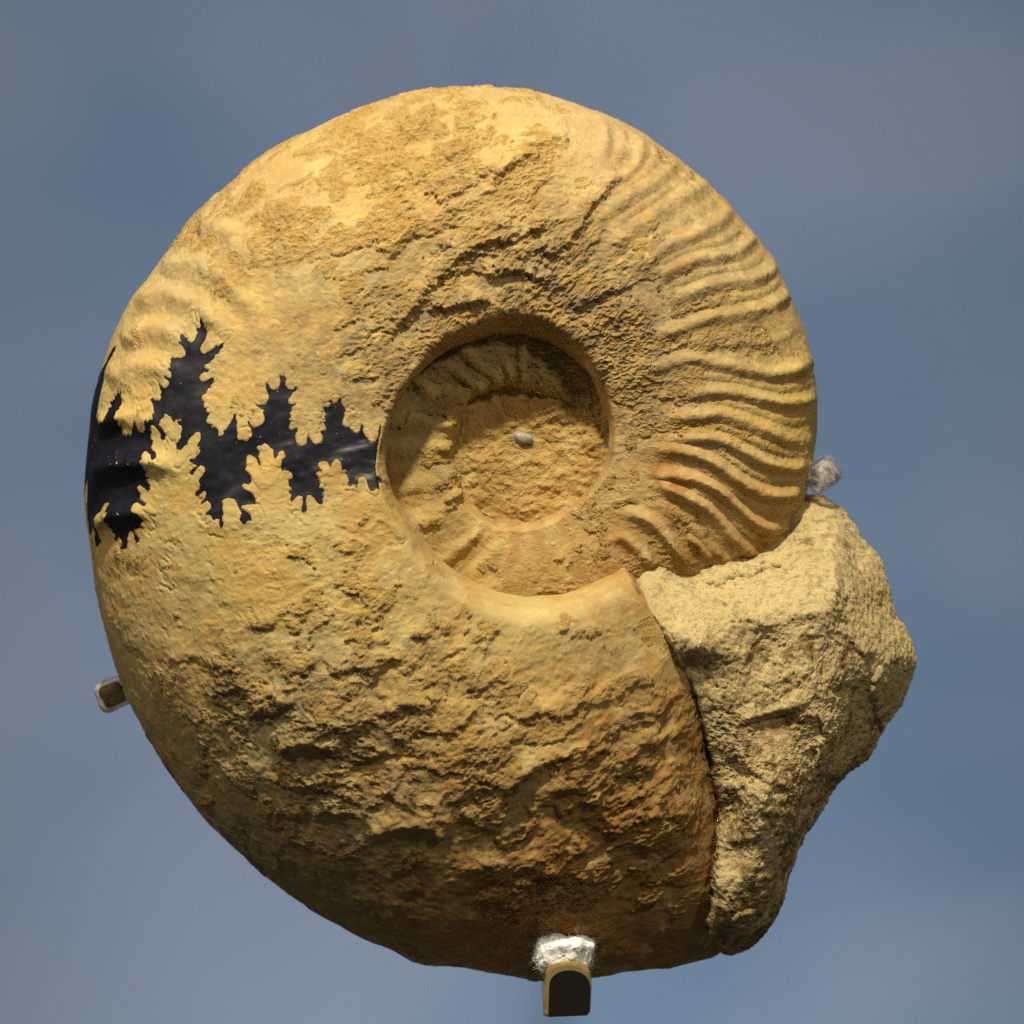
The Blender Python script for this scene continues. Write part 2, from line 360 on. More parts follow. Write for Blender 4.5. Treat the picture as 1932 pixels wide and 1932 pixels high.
def rib_field(u, v):
    d = np.zeros_like(u)
    for pts, amp, sig in RIBS:
        p = np.array(pts, np.float32)
        # resample smoothly
        t = np.linspace(0, len(p)-1, 5*len(p)); k = np.arange(len(p))
        p = np.stack([smooth1(np.interp(t, k, p[:, 0]), 3), smooth1(np.interp(t, k, p[:, 1]), 3)], -1)
        m = (u > p[:, 0].min()-3*sig) & (u < p[:, 0].max()+3*sig) & (v > p[:, 1].min()-3*sig) & (v < p[:, 1].max()+3*sig)
        if not m.any(): continue
        uu, vv = u[m], v[m]; best = np.full(uu.shape, 1e9, np.float32); tt = np.zeros_like(best)
        for i in range(len(p)-1):
            a, b = p[i], p[i+1]; e = b-a; L2 = float(e@e)+1e-6
            s_ = np.clip(((uu-a[0])*e[0]+(vv-a[1])*e[1])/L2, 0, 1)
            dd = (uu-a[0]-s_*e[0])**2+(vv-a[1]-s_*e[1])**2
            c = dd < best; best[c] = dd[c]; tt[c] = (i+s_[c])/(len(p)-1)
        fade = sst(0, 0.22, tt)*(1-0.55*sst(0.85, 1.0, tt))
        d[m] = np.maximum(d[m], amp*fade*np.exp(-best/(1.05*sig*sig)))
    return d

STREAK = idw([(900,450,1),(700,500,.9),(1050,350,1),(1200,450,.9),(1000,560,.8),(600,400,.5),(800,250,.4),(350,500,.2),(300,900,.1),(500,1100,.2),(700,1150,.2),
 (500,1350,.1),(700,1400,.3),(900,1350,.5),(1100,1350,.8),(1250,1500,.9),(1000,1600,.9),(800,1650,.7),(600,1600,.4),(1180,650,.25),(1300,600,.6),(1450,700,.4),
 (1300,900,.2),(1000,800,.0),(1150,1750,.6),(760,650,.9)]).astype(np.float32)
RIBZ = idw([(1250,900,1),(1400,900,1),(1400,700,.9),(1300,1020,1),(1300,520,.8),(1200,350,.7),(1150,280,.7),(1180,800,.6),(1100,600,.0),(1000,500,0),(1000,1150,0),
 (900,300,0),(700,900,0),(1250,1300,0),(1000,800,0),(1480,560,.8),(1400,450,.8),(1200,600,.3),(1280,700,.7)]).astype(np.float32)
def z6(*l): return [(651.1+x*.27573, 118.4+y*.27573) for x, y in l]
def z7(*l): return [(532.7+x*.30637, 1302.2+y*.30637) for x, y in l]
LEDGES = [(z6((270,1930),(420,1760),(530,1620),(640,1500),(780,1360),(880,1290),(960,1240),(1100,1250),(1230,1200),(1330,1150),(1420,1050)), 13),
 (z6((620,1310),(780,1280),(900,1200),(1050,1150),(1160,1155)), 10), (z6((640,1000),(720,960),(860,905)), 8), (z6((700,1090),(830,990),(960,930),(1060,890)), 8),
 (z6((1010,830),(1100,750),(1230,690),(1330,685)), 10), (z6((700,720),(780,660),(850,620)), 6), (z6((1470,1310),(1560,1200),(1640,1050),(1760,900),(1880,780)), 10),
 (z6((300,1390),(440,1190),(500,1140)), 8), (z6((490,860),(560,800)), 6), (z6((960,1500),(1080,1440),(1250,1460),(1430,1540)), 12), (z6((560,1690),(680,1690),(800,1660),(1000,1640)), 12),
 (z6((1090,650),(1250,610),(1400,570),(1540,560)), 7), (z6((380,460),(450,530),(520,510),(560,400),(640,380)), 8), (z6((750,500),(880,480),(1000,530)), 6),
 (z6((1150,1380),(1330,1300),(1480,1330)), 9), (z6((880,800),(1000,760),(1090,640)), 6), (z6((1560,1700),(1700,1600),(1900,1560)), 9),
 (z7((1000,260),(1100,180),(1230,60)), 12), (z7((1350,620),(1500,460),(1700,350),(1930,260)), 15), (z7((1640,1090),(1750,1010),(1860,900)), 13),
 (z7((1420,1330),(1480,1170),(1560,1080),(1680,1130)), 13), (z7((540,860),(700,800),(900,790),(1010,880)), 17), (z7((620,560),(760,650),(900,750)), 9),
 (z7((1100,700),(1250,800)), 9), (z7((1060,1060),(1200,1040),(1300,1010)), 8), (z7((640,1290),(760,1220),(870,1160)), 8), (z7((1780,1200),(1830,1110),(1930,1080)), 9),
 (z7((0,330),(180,300),(420,320)), 18), (z7((640,110),(760,50),(960,70)), 14), (z7((1690,740),(1800,640),(1960,640)), 16), (z7((1500,720),(1640,640),(1760,520)), 9),
 (z7((200,760),(300,690),(370,730)), 10), (z7((1120,1400),(1250,1270),(1380,1250)), 7), (z7((-150,120),(0,40),(130,60)), 12), (z7((-450,20),(-300,-60),(-160,-40)), 6),
 (z7((-700,-180),(-520,-240),(-400,-200),(-250,-120)), 6), (z7((300,-120),(480,-180),(620,-140)), 11), (z7((900,-220),(1080,-260),(1300,-300)), 9),
 (z7((1400,160),(1560,100),(1700,120),(1900,20)), 14), (z7((2050,420),(2200,300),(2330,250)), 11), (z7((2000,860),(2180,760),(2330,740)), 12)]
def ledge_field(u, v, h):
    """torn edges of the crust: gentle above the line, sheer below it"""
    wu = 7*pn(u/16, v/16, h/16+33)+4*pn(u/6, v/6, h/6); wv = 7*pn(u/16+50, v/16, h/16)+4*pn(u/6+9, v/6, h/6)
    d = np.zeros_like(u); u = u+wu; v = v+wv
    for pts, amp in LEDGES:
        p = np.array(pts, np.float32)
        m = (u > p[:, 0].min()-60) & (u < p[:, 0].max()+60) & (v > p[:, 1].min()-60) & (v < p[:, 1].max()+60)
        if not m.any(): continue
        uu, vv = u[m], v[m]; best = np.full(uu.shape, 1e9, np.float32); tt = np.zeros_like(best); sd = np.zeros_like(best)
        for i in range(len(p)-1):
            a, b = p[i], p[i+1]; e = b-a; L2 = float(e@e)+1e-6
            s_ = np.clip(((uu-a[0])*e[0]+(vv-a[1])*e[1])/L2, 0, 1)
            dd = (uu-a[0]-s_*e[0])**2+(vv-a[1]-s_*e[1])**2
            c = dd < best; best[c] = dd[c]; tt[c] = (i+s_[c])/(len(p)-1)
            sd[c] = (e[0]*(vv-a[1])-e[1]*(uu-a[0]))[c]
        r = np.sqrt(best); w_ = np.where(sd > 0, 8.0, 24.0)
        d[m] = np.maximum(d[m], amp*(.58 if p[0, 1] > 1150 else 1.0)*np.exp(-(r/w_)**1.6)*sst(0, .12, tt)*(1-sst(.88, 1, tt)))
    return d
CA, SA = math.cos(math.radians(31)), math.sin(math.radians(31))
def relief(u, v, h, rib=True):
    """displacement along the normal (drawing units) plus the crust mask"""
    patch = fbm(u/120, v/95, h/100, 2)
    rz = np.clip(samp(RIBZ, u, v), 0, 1)
    ribs = rib_field(u, v)*(0.85+0.35*pn(u/60, v/60, h/60+4)+.1*pn(u/16, v/16, h/16)) if rib else 0*u
    rough = samp(ROUGH, u, v)*(1-.14*sst(1150, 1300, v))+0.42*patch
    rough = np.clip(rough+0.02*rz-0.05*ribs*rz, 0.03, 1.3); lump = samp(LUMP, u, v)*(1-.5*rz); sk = samp(STREAK, u, v)
    wu = 20*pn(u/55, v/55, h/55)+7*pn(u/21, v/21, h/21); wv = 20*pn(u/55+40, v/55, h/55)+7*pn(u/21+9, v/21, h/21)
    al = ((u+wu)*CA-(v+wv)*SA); ac = ((u+wu)*SA+(v+wv)*CA)
    big = fbm(al/210, ac/130, h/130, 3)*15*lump
    pa = fbm(al/110, ac/40, h/60, 5, 0.52); pi = fbm((u+wu)/64+7, (v+wv)/52, h/60, 5, 0.55)
    ra = fbm(al/66+30, ac/24, h/34, 4, 0.55, ridge=True); ri = fbm((u+wu)/38+30, (v+wv)/30, h/34, 4, 0.58, ridge=True)
    pl = pi+(pa-pi)*sk; rd = ri+(ra-ri)*sk
    fine = fbm(u/13, v/10, h/11, 4, 0.65)
    m = sst(-0.03, 0.07, pl*0.7+0.8*(rough-0.80)+0.07*fine)
    k = pl*2.6+rd*0.2+patch; f = np.floor(k); terr = (f+sst(0.36, 0.56, k-f)-patch)/2.6
    d = big+np.clip(rough, 0, 1.2)*(1-.55*rz)*(4.0*terr*(.55+.6*lump)+1.5*rd*lump)
    cu, cv = (u*CA-v*SA)/1.55+wu*.22, (u*SA+v*CA)+wv*.22
    sharp = 0
    for kk, (sc_, am) in enumerate(((27, 2.3), (14, 2.1), (7.2, 1.5))):
        qi = pn((u+wu*.2)/sc_+31*kk, (v+wv*.2)/(sc_*.74), h/(sc_*.8)); qa = pn(cu/sc_+31*kk, cv/(sc_*.72), h/(sc_*.8))
        q = 1-np.abs(qi+(qa-qi)*sk)*1.5
        sharp = sharp+1.65*am*(np.sign(q)*q*q-.25)
    d = d+m*(1-.45*rz)*(3.2+np.clip(rough, .3, 1.2)*sharp+1.0*fine)
    d = d+(1-m)*np.clip(rough, 0, 1)*1.7*rd+(1-m)*(0.65*fine+1.4*patch+0.9*sst(.25, .6, pn(u/19, v/15, h/17+70)+.3*fine))
    d = d+ribs*(1.0+.3*rz)
    if rib: d = d+1.15*ledge_field(u, v, h)
    return d, m, rough, pl, rd

# ---- ink chamber outline, traced
BU = [(312,262),(300,300),(285,335),(268,365),(250,410),(245,440),(240,480),(228,520),(222,560),(215,600),(207,640),(203,670),(215,695),(235,714),(255,704),(273,702),(285,682),(288,655),
(290,640),(283,625),(300,615),(287,590),(285,580),(303,585),(300,570),(315,575),(312,548),(325,553),(335,520),(340,545),(352,508),(355,540),(348,560),(360,575),(352,590),(362,605),(348,615),(358,628),(345,640),(348,660),
(342,680),(350,695),(368,685),(355,708),(350,722),(368,715),(380,708),(362,735),(354,755),(365,768),(385,773),(396,762),(402,777),(413,760),(418,745),(430,722),(438,700),(445,690),(450,715),(452,742),(464,757),(482,755),(496,742),(500,720),(500,700),(510,690),(512,705),(522,690),(540,690),(536,660),(546,650),
(535,610),(520,575),(530,565),(550,580),(570,580),(580,570),(575,550),(583,535),(575,510),(562,470),(570,475),(585,500),(600,515),(615,510),(630,490),(625,475),(610,460),(605,450),(612,445),(630,460),(645,450),(640,430),(628,415),(628,405),(640,405),(632,385),(640,375),(632,360),(645,340),(660,350),(675,345),(690,350),(715,335),(718,310),(700,285),(685,270),(680,262),(695,258),(690,240),(695,218),(710,222),(720,240),(730,235),(735,255),(750,265),(768,250),(775,225),(785,205),(775,195),(780,180),(795,185),(805,170),(800,150),(812,130),(820,150),(828,165),(825,185),(845,175),(835,200),(850,195),(835,220),(830,245),(815,265),(805,280),(800,300),(808,320),(825,325),(840,315),(860,305),(880,290),(890,278),(900,285),(920,270),(940,262),(925,285),(935,285),(910,310),(905,325),(885,330),(880,350),(865,360),(850,375),
(825,385),(822,402),(850,412),(845,425),(820,428),(800,440),(797,460),(810,478),(835,472),(850,460),(880,455),(870,470),(880,480),(860,490),(855,505),(865,510),(845,515),(835,530),(832,545),(815,555),(810,570),(820,585),(830,590),(822,605),(828,625),(850,620),(835,640),(845,650),(870,645),(845,670),(835,700),(850,712),(870,715),(868,735),(885,728),(905,745),(908,780),(918,780),(935,770),(932,750),(945,745),(955,730),(965,710),(975,700),(985,680),(992,655),(1005,660),(1002,690),(1015,700),(1010,730),(1015,765),(1012,785),(1020,798),(1040,795),(1055,805),(1068,802),(1075,790),(1090,780),(1092,760),(1085,740),(1075,725),(1065,700),(1075,695),(1085,715),(1100,732),(1120,728),(1145,715),(1155,695),(1155,675),(1145,650),(1155,640),(1140,628),(1110,610),(1100,590),(1120,605),(1140,605),(1165,605),(1170,590),(1180,580),(1180,555),(1165,520),(1165,490),(1175,480),(1185,495),(1190,515),(1205,525),(1225,520),(1235,500),(1240,470),(1235,460),(1245,440),(1258,452),(1262,430),(1268,450),(1280,460),(1270,480),(1268,500),(1280,515),(1305,520),(1320,500),(1325,510),(1340,505),(1325,530),(1310,540),(1300,555),(1295,570),(1280,580),(1290,590),(1285,605),(1300,612),(1335,605),(1330,620),(1300,635),(1310,645),(1290,660),(1300,675),(1285,690),(1300,700),(1288,715),(1285,735),(1295,745),(1320,735),(1335,740),(1320,770),(1325,795),(1335,820),(1350,830),(1365,828),(1385,820),(1385,795),(1395,760),(1402,785),(1420,810),(1440,825),(1470,815),(1480,795),(1478,775),(1465,765),(1470,755),(1495,750),(1500,740),(1490,725),(1480,710),(1498,700),(1490,680),(1500,660),(1480,640),(1485,620),(1510,625),(1520,605),(1510,590),(1520,578),(1535,595),(1545,605),(1560,590),(1570,570),(1585,580),(1588,605),(1600,620),(1610,640),(1595,655),(1605,665),(1590,690),(1590,710),(1605,725),(1625,725),(1640,740),(1650,755),(1670,760),(1680,735),(1690,710),(1700,725),(1695,750),(1705,775),(1720,790),(1740,810),(1760,800),(1770,780),(1780,740),(1790,710),(1800,740),(1815,770),(1824,800)]
BL = [(1826,850),(1824,900),(1820,950),(1815,985),(1815,1010),(1805,1020),(1795,1060),(1790,1080),(1782,1065),(1770,1085),(1745,1085),(1735,1070),(1725,1040),(1715,1010),(1700,1005),(1680,1010),(1675,1035),(1672,1060),(1660,1070),(1655,1045),(1640,1050),(1625,1055),(1610,1050),(1608,1035),(1620,1020),(1610,1010),(1612,995),(1590,985),(1608,970),(1595,960),(1575,965),(1578,940),(1572,915),(1555,900),(1545,905),(1535,920),(1525,950),(1520,940),(1510,915),(1490,912),(1462,920),(1455,935),(1465,945),(1480,960),(1475,975),(1460,968),(1445,980),(1440,990),(1455,1000),(1450,1015),(1470,1030),(1450,1035),(1465,1050),(1455,1075),(1475,1075),(1485,1090),(1465,1105),(1485,1120),(1470,1130),(1475,1155),(1462,1165),(1445,1155),(1430,1130),(1410,1110),(1395,1110),(1385,1130),(1385,1145),(1395,1170),(1395,1190),(1380,1200),(1365,1190),(1362,1170),(1370,1140),(1365,1115),(1345,1110),(1330,1120),(1310,1140),(1300,1130),(1310,1100),(1290,1090),(1310,1070),(1290,1055),(1290,1035),(1285,1020),(1305,1015),(1310,1000),(1305,985),(1280,975),(1255,975),(1245,955),(1255,940),(1250,925),(1270,900),(1270,880),(1255,865),(1240,870),(1230,895),(1220,912),(1210,905),(1205,880),(1205,855),(1190,850),(1180,835),(1160,820),(1145,835),(1120,830),(1120,850),(1135,870),(1125,895),(1135,915),(1140,935),(1130,945),(1118,930),(1115,910),(1095,895),(1075,880),(1060,885),(1055,915),(1060,940),(1050,965),(1070,985),(1085,1000),(1090,1030),(1070,1048),(1045,1040),(1032,1055),(1045,1070),(1080,1085),(1100,1100),(1112,1130),(1112,1150),(1090,1150),(1060,1155),(1035,1160),(1030,1175),(1060,1190),(1085,1215),(1090,1240),(1070,1245),(1055,1260),(1040,1260),(1025,1240),(1025,1220),(1032,1200),(1020,1180),(1005,1145),(990,1125),(960,1120),(935,1130),(925,1145),(935,1160),(930,1180),(940,1205),(930,1230),(942,1265),(930,1285),(920,1285),(912,1260),(915,1240),(895,1235),(890,1245),(875,1240),(870,1220),(850,1210),(835,1215),(830,1210),(845,1195),(865,1180),(862,1150),(840,1135),(825,1145),(800,1155),(805,1140),(825,1125),(835,1095),(825,1080),(810,1085),(790,1105),(770,1105),(775,1085),(795,1070),(800,1045),(790,1030),(800,1010),(815,995),(830,970),(825,950),(805,940),(780,965),(760,990),(735,985),(760,960),(785,945),(770,935),(745,920),(745,905),(770,905),(790,885),(805,860),(795,850),(800,840),(780,835),(795,815),(805,790),(800,760),(785,755),(760,775),(735,800),(735,820),(710,835),(690,858),(670,850),(665,825),(680,805),(695,785),(690,770),(700,745),(695,720),(680,710),(675,690),(665,685),(660,705),(645,690),(635,670),(615,660),(600,655),(602,670),(590,680),(578,690),(580,705),(570,715),
(578,722),(600,750),(608,775),(600,795),(585,800),(575,785),(578,765),(565,745),(550,725),(540,718),(530,720),(525,745),(530,760),(522,775),(520,790),(535,805),(530,820),(525,840),(545,862),(560,870),(572,890),(570,905),(555,915),(545,905),(540,885),(515,870),(500,860),(490,870),(492,890),(505,910),(490,920),(488,935),(510,945),(490,960),(500,970),(530,975),(490,985),(495,1000),(530,1005),(490,1015),(505,1035),(520,1055),(515,1075),(500,1078),(475,1060),(455,1048),(440,1060),(445,1080),(465,1095),(460,1115),(470,1130),(505,1150),(500,1165),(480,1160),(455,1145),(435,1150),(435,1175),(445,1195),(470,1205),(480,1225),(492,1240),(485,1255),(475,1260),(465,1270),(495,1285),(490,1293),(470,1285),(455,1285),(435,1290),(430,1305),(440,1320),(465,1340),(460,1362),(445,1365),(432,1345),(430,1320),(420,1300),(405,1300),(395,1325),(398,1360),(390,1395),(375,1400),(355,1405),(350,1395),(362,1380),(355,1350),(340,1335),(325,1355),(315,1350),(320,1320),(300,1310),(310,1295),(295,1275),(310,1260),(285,1250),(290,1235),(303,1215),(305,1195),(290,1200),(290,1170),(295,1150),(275,1140),(262,1145),(255,1160),(245,1175),(250,1190),(225,1210),(220,1230),(230,1250),(220,1270),(218,1300),(215,1330),(228,1360),(215,1370),(205,1395),(192,1385),(185,1340),(188,1290),(175,1270),(168,1310),(160,1330),(155,1280),(150,1200),(149,1100),(150,1000),(142,1040),(132,1090),(115,1130),(60,1110),(40,1000),(60,850),(100,650),(160,480),(215,420),(250,360),(285,290)]
def bu(p): return (118.4+p[0]*.33703, 562.3+p[1]*.33703)
INK = np.array([bu(p) for p in BU+BL], np.float64)
NU, NF, NB = 2000, 420, 48

def to_param(uv):
    psi = np.degrees(np.arctan2(uv[:, 1]-CY, uv[:, 0]-CX)) % 360
    r = np.hypot(uv[:, 0]-CX, uv[:, 1]-CY)
    rs_, ro_ = tab(SEAM_T, psi), tab(ROUT_T, psi)
    s = (r-rs_)/(ro_-rs_)
    a = np.where(s <= 1, np.arcsin(np.clip(s, 0.0, 1))*2/np.pi, 1+(r-ro_)/190.0)
    return psi, a
INK_P, INK_A = to_param(INK)
INK_A = np.clip(INK_A, 0.006, 1.6)
def inside(px, py, qx, qy):
    """even-odd test of points q in polygon p"""
    res = np.zeros(qx.shape, bool); n = len(px)
    for i in range(n):
        x0, y0, x1, y1 = px[i-1], py[i-1], px[i], py[i]
        if y0 == y1: continue
        c = (y0 > qy) != (y1 > qy)
        if c.any():
            res[c] ^= qx[c] < (x1-x0)*(qy[c]-y0)/(y1-y0)+x0
    return res

def wobble(u, v, h, k):
    return u+k*5*pn(u/75, v/75, h/75+21)+k*2*pn(u/22, v/22, h/22+5), v+k*5*pn(u/75+60, v/75, h/75)+k*2*pn(u/22+60, v/22, h/22)
def normals(P):
    du = np.gradient(P, axis=0); dv = np.gradient(P, axis=1)
    n = np.cross(dv, du); n /= np.linalg.norm(n, axis=2)[..., None]+1e-9
    return n

AP = [(30,57),(399,57),(485,56.6),(587,57.4),(673,60.4),(770,62.8),(859,66),(1028,71.3),(1200,72)]
PSI_AX = np.linspace(50, 429, NU)
A_AX = np.concatenate([np.linspace(0, 1, NF), 1+np.linspace(0, 1, NB+1)[1:]])
def outer_whorl():
    psi = np.repeat(PSI_AX[:, None], NF+NB, 1).astype(np.float64)
    a = np.repeat(A_AX[None], NU, 0)
    rs_, ro_ = tab(SEAM_T, psi), tab(ROUT_T, psi)
    s = np.sin(a*np.pi/2)
    r = rs_+(ro_-rs_)*np.clip(s, 0, 1)
    h = base_h(psi, r)
    apb = np.interp(r, [p[0] for p in AP], [p[1] for p in AP])
    h = h*np.where(psi < 180, sst(-3.5, 0.6, psi-apb)*0.45+0.55, 1.0)       # the mouth drops away under the matrix
    h = np.where(a > 1, -h*0.9, h)
    u = CX+r*np.cos(np.radians(psi)); v = CY+r*np.sin(np.radians(psi))
    u, v = wobble(u, v, h, 1-sst(.25, .7, s))
    P0 = np.stack([u, v, h], -1).astype(np.float32)
    n = normals(P0)
    if n[NU//2, 100, 2] < 0: n = -n
    U, V, Hh = P0[..., 0], P0[..., 1], P0[..., 2]
    d, crust, rough, pl, rd = relief(U, V, Hh)
    wsf = np.clip(tab(W_T, psi)/(ro_-rs_), .01, .5); fade = (1-.7*(psi < 180)*(1-sst(1.0, 7.0, psi-apb)))*sst(0.15, 1.3, s/wsf)*(1-0.75*sst(1.1, 1.5, a))
    fade = fade*(1-0.45*np.exp(-((a-1)/0.12)**2))
    # faint suture lines of the neighbouring chambers, and the ink bed
    g = np.zeros((NU, NF+NB), np.float32)
    for off, keep in ((-19.5, 1), (18.5, 1), (36.0, .7), (-36, .5)):
        for seq in (range(0, len(BU)), range(len(BU), len(INK)-14)):
            pp = INK_P[list(seq)]+off; aa = INK_A[list(seq)]
            ii = (pp-50)/(PSI_AX[1]-PSI_AX[0]); jj = aa*(NF-1)
            for k in range(len(ii)-1):
                st = int(max(abs(ii[k+1]-ii[k]), abs(jj[k+1]-jj[k])))+2
                I = np.clip(np.linspace(ii[k], ii[k+1], st).round().astype(int), 1, NU-2)
                J = np.clip(np.linspace(jj[k], jj[k+1], st).round().astype(int), 1, NF-2)
                g[I, J] = np.maximum(g[I, J], keep)
    gb = g.copy()
    for sx, sy in ((0, 1), (0, -1), (1, 0), (-1, 0)): gb = np.maximum(gb, 0.6*np.roll(np.roll(g, sx, 0), sy, 1))
    d = d*fade-gb*2.4*np.clip(1.0-1.1*rough, 0, 1)*sst(-.25, .2, pn(U/60, V/60, Hh/60+9))
    i0, i1 = int((150-50)/379*NU), int((232-50)/379*NU)
    ins = np.zeros((NU, NF+NB), np.float32)
    sub = inside(INK_P, INK_A, psi[i0:i1], a[i0:i1])
    ins[i0:i1] = sub
    d = d-1.5*ins
    P = P0+n*d[..., None]
    low = np.clip(-(pl+0.12*rd), 0, 1)
    stain = np.clip(samp(STAIN, U, V)*(0.72+.35*sst(1250, 1500, V)+1.7*low)+0.25*(samp(STAIN, U, V) > .5)*pn(U/40, V/40, Hh/40), 0, 1)
    pale = np.clip(samp(PALE, U, V)*(1-0.75*crust)+0.35*pn(U/50, V/50, Hh/50+3)*samp(PALE, U, V), 0, 1)
    return P, crust, stain, pale

fossil = thing("ammonite", "ochre ammonite with a black jagged band across its left flank", "fossil", (0, 0, 0))
M_F = fossil_material(); M_X = matrix_material(); M_I = ink_material()
PO, cr, stn, pal = outer_whorl()
ow = grid_mesh("outer_whorl", to_world(PO[..., 0], PO[..., 1], PO[..., 2]), M_F, {'crust': cr, 'stain': stn, 'pale': pal, 'grey': samp(GREY, PO[..., 0], PO[..., 1])})
link(ow, fossil)

def ink_chamber():
    KU, KA = 12.0, 700.0                  # flatten the parameter plane to about drawing units
    bpts = []
    n = len(INK_P)
    for i in range(n):
        p0 = np.array([INK_P[i]*KU, INK_A[i]*KA]); p1 = np.array([INK_P[(i+1) % n]*KU, INK_A[(i+1) % n]*KA])
        st = max(1, int(np.linalg.norm(p1-p0)/3.0))
        for k in range(st): bpts.append(p0+(p1-p0)*k/st)
    bpts = np.array(bpts)
    tg = np.roll(bpts, -1, 0)-np.roll(bpts, 1, 0); tg /= np.linalg.norm(tg, axis=1)[:, None]+1e-6
    kk = np.arange(len(bpts)); wv = np.abs(np.sin(kk*1.05+1.3*np.sin(kk*.13)))*rng.uniform(.4, 1, len(bpts))
    bpts = bpts+np.stack([-tg[:, 1], tg[:, 0]], -1)*(0.9*(wv-.5))[:, None]
    bx, by = bpts[:, 0], bpts[:, 1]
    gx, gy = np.meshgrid(np.arange(bx.min(), bx.max(), 3.6), np.arange(by.min(), by.max(), 3.6))
    gx = gx.ravel()+rng.uniform(-.8, .8, gx.size); gy = gy.ravel()+rng.uniform(-.8, .8, gy.size)
    k = inside(bx, by, gx, gy)
    gi = np.stack([gx[k], gy[k]], -1)
    allp = [Vector(p) for p in bpts]+[Vector(p) for p in gi]
    nb = len(bpts)
    vs, _, fs, _, _, _ = delaunay_2d_cdt(allp, [(i, (i+1) % nb) for i in range(nb)], [], 0, 1e-5)
    vs = np.array([(p.x, p.y) for p in vs])
    fs = np.array([f for f in fs if len(f) == 3])
    cen = vs[fs].mean(1)
    fs = fs[inside(bx, by, cen[:, 0], cen[:, 1])]
    psi = vs[:, 0]/KU; a = vs[:, 1]/KA
    ii = (psi-50)/379*(NU-1); jj = np.interp(a, A_AX, np.arange(NF+NB))
    nn = normals(PO)
    if nn[NU//2, 100, 2] < 0: nn = -nn
    i = np.clip(ii.astype(int), 0, NU-2); j = np.clip(jj.astype(int), 0, NF+NB-2)
    fi = (ii-i)[:, None]; fj = (jj-j)[:, None]
    bl = lambda A: (A[i, j]*(1-fi)+A[i+1, j]*fi)*(1-fj)+(A[i, j+1]*(1-fi)+A[i+1, j+1]*fi)*fj
    def soft(A, ax, k):
        ker = np.hanning(2*k+3)[1:-1]; ker /= ker.sum(); pad = [(0, 0)]*3; pad[ax] = (k, k); B = np.pad(A, pad, mode='edge'); n_ = A.shape[ax]
        return sum(w_*np.take(B, range(q, q+n_), ax) for q, w_ in enumerate(ker))
    p = bl(soft(soft(PO, 0, 4), 1, 5))+bl(nn)*1.9
    me = bpy.data.meshes.new("inked_chamber")
    me.from_pydata(to_world(p[:, 0], p[:, 1], p[:, 2]).tolist(), [], fs.tolist()); me.update()
    # keep faces turned outward
    cnt = sum(1 for q in me.polygons if q.normal.y < 0)
    if cnt < len(me.polygons)/2: me.flip_normals()
    for q in me.polygons: q.use_smooth = True
    me.materials.append(M_I)
    o = link(bpy.data.objects.new("inked_chamber", me), fossil); o['label'] = "black jagged band inked across the left flank"
ink_chamber()

# ---- older whorl seen in the umbilicus
def inner_whorl():
    nu, nv = 1300, 130
    psi = np.repeat(np.linspace(424, 910, nu)[:, None], nv, 1)
    t = np.repeat(np.linspace(0, 1, nv)[None], nu, 0)
    rs_ = tab(SEAM_T, psi); ro_ = tab(SEAM_T, np.maximum(psi-360, 30))+42
    r = rs_-8*(t == 0)+(ro_-rs_)*t**1.15
    h = base_h(psi, r)
    u = CX+r*np.cos(np.radians(psi)); v = CY+r*np.sin(np.radians(psi))
    u, v = wobble(u, v, h, 1.0)
    P0 = np.stack([u, v, h], -1).astype(np.float32)
    n = normals(P0)
    if n[nu//2, 70, 2] < 0: n = -n
    U, V, Hh = P0[..., 0], P0[..., 1], P0[..., 2]
    d, crust, rough, pl, rd = relief(U, V, Hh)
    rib = np.cos(np.radians(psi)*23.0+0.9*np.sin(t*3)+2.6*pn(U/80, V/80, Hh/80))
    d = 0.9*d+7.0*np.maximum(rib, -0.5)*np.clip(.7+pn(U/45, V/45, Hh/45+8), .1, 1.4)*sst(445, 475, psi)*sst(0, .2, t)*(1-sst(600, 690, psi))
    d = d*sst(0, .025, t)
    P = P0+n*d[..., None]
    stain = np.clip(samp(STAIN, U, V)*(0.55-0.45*rib*(1-sst(600, 690, psi)))+0.2*pn(U/30, V/30, Hh/30), 0, 1)
    o = grid_mesh("inner_whorl", to_world(P[..., 0], P[..., 1], P[..., 2]), M_F,
                  {'crust': np.clip(crust+.3, 0, 1), 'stain': stain, 'pale': samp(PALE, U, V)*.8, 'grey': samp(GREY, U, V)})
    link(o, fossil)
    # the infilled middle
    nu, nv = 420, 120
    th = np.repeat(np.linspace(0, 2*np.pi, nu)[:, None], nv, 1); rr = np.repeat(np.linspace(1, 174, nv)[None], nu, 0)
    u = CX+rr*np.cos(th); v = CY+4+rr*np.sin(th)
    h = 112+8*fbm(u/60, v/45, u*0, 3)+2.4*fbm(u/17, v/15, u*0, 5, .6)+2.2*sst(.1, .5, fbm(u/34+9, v/30, u*0, 4, .6))+3.5*fbm((u*CA-v*SA)/60, (u*SA+v*CA)/22, u*0+5, 4, .6, ridge=True)*.5-12*np.exp(-((rr-20)/60)**2)
    o = grid_mesh("umbilicus_fill", to_world(u, v, h), M_F, {'crust': np.ones_like(u)*.8,
                  'stain': np.clip(samp(STAIN, u, v)*.7+.3*pn(u/30, v/30, u*0), 0, 1), 'pale': np.zeros_like(u)+.2})
    link(o, fossil)
inner_whorl()

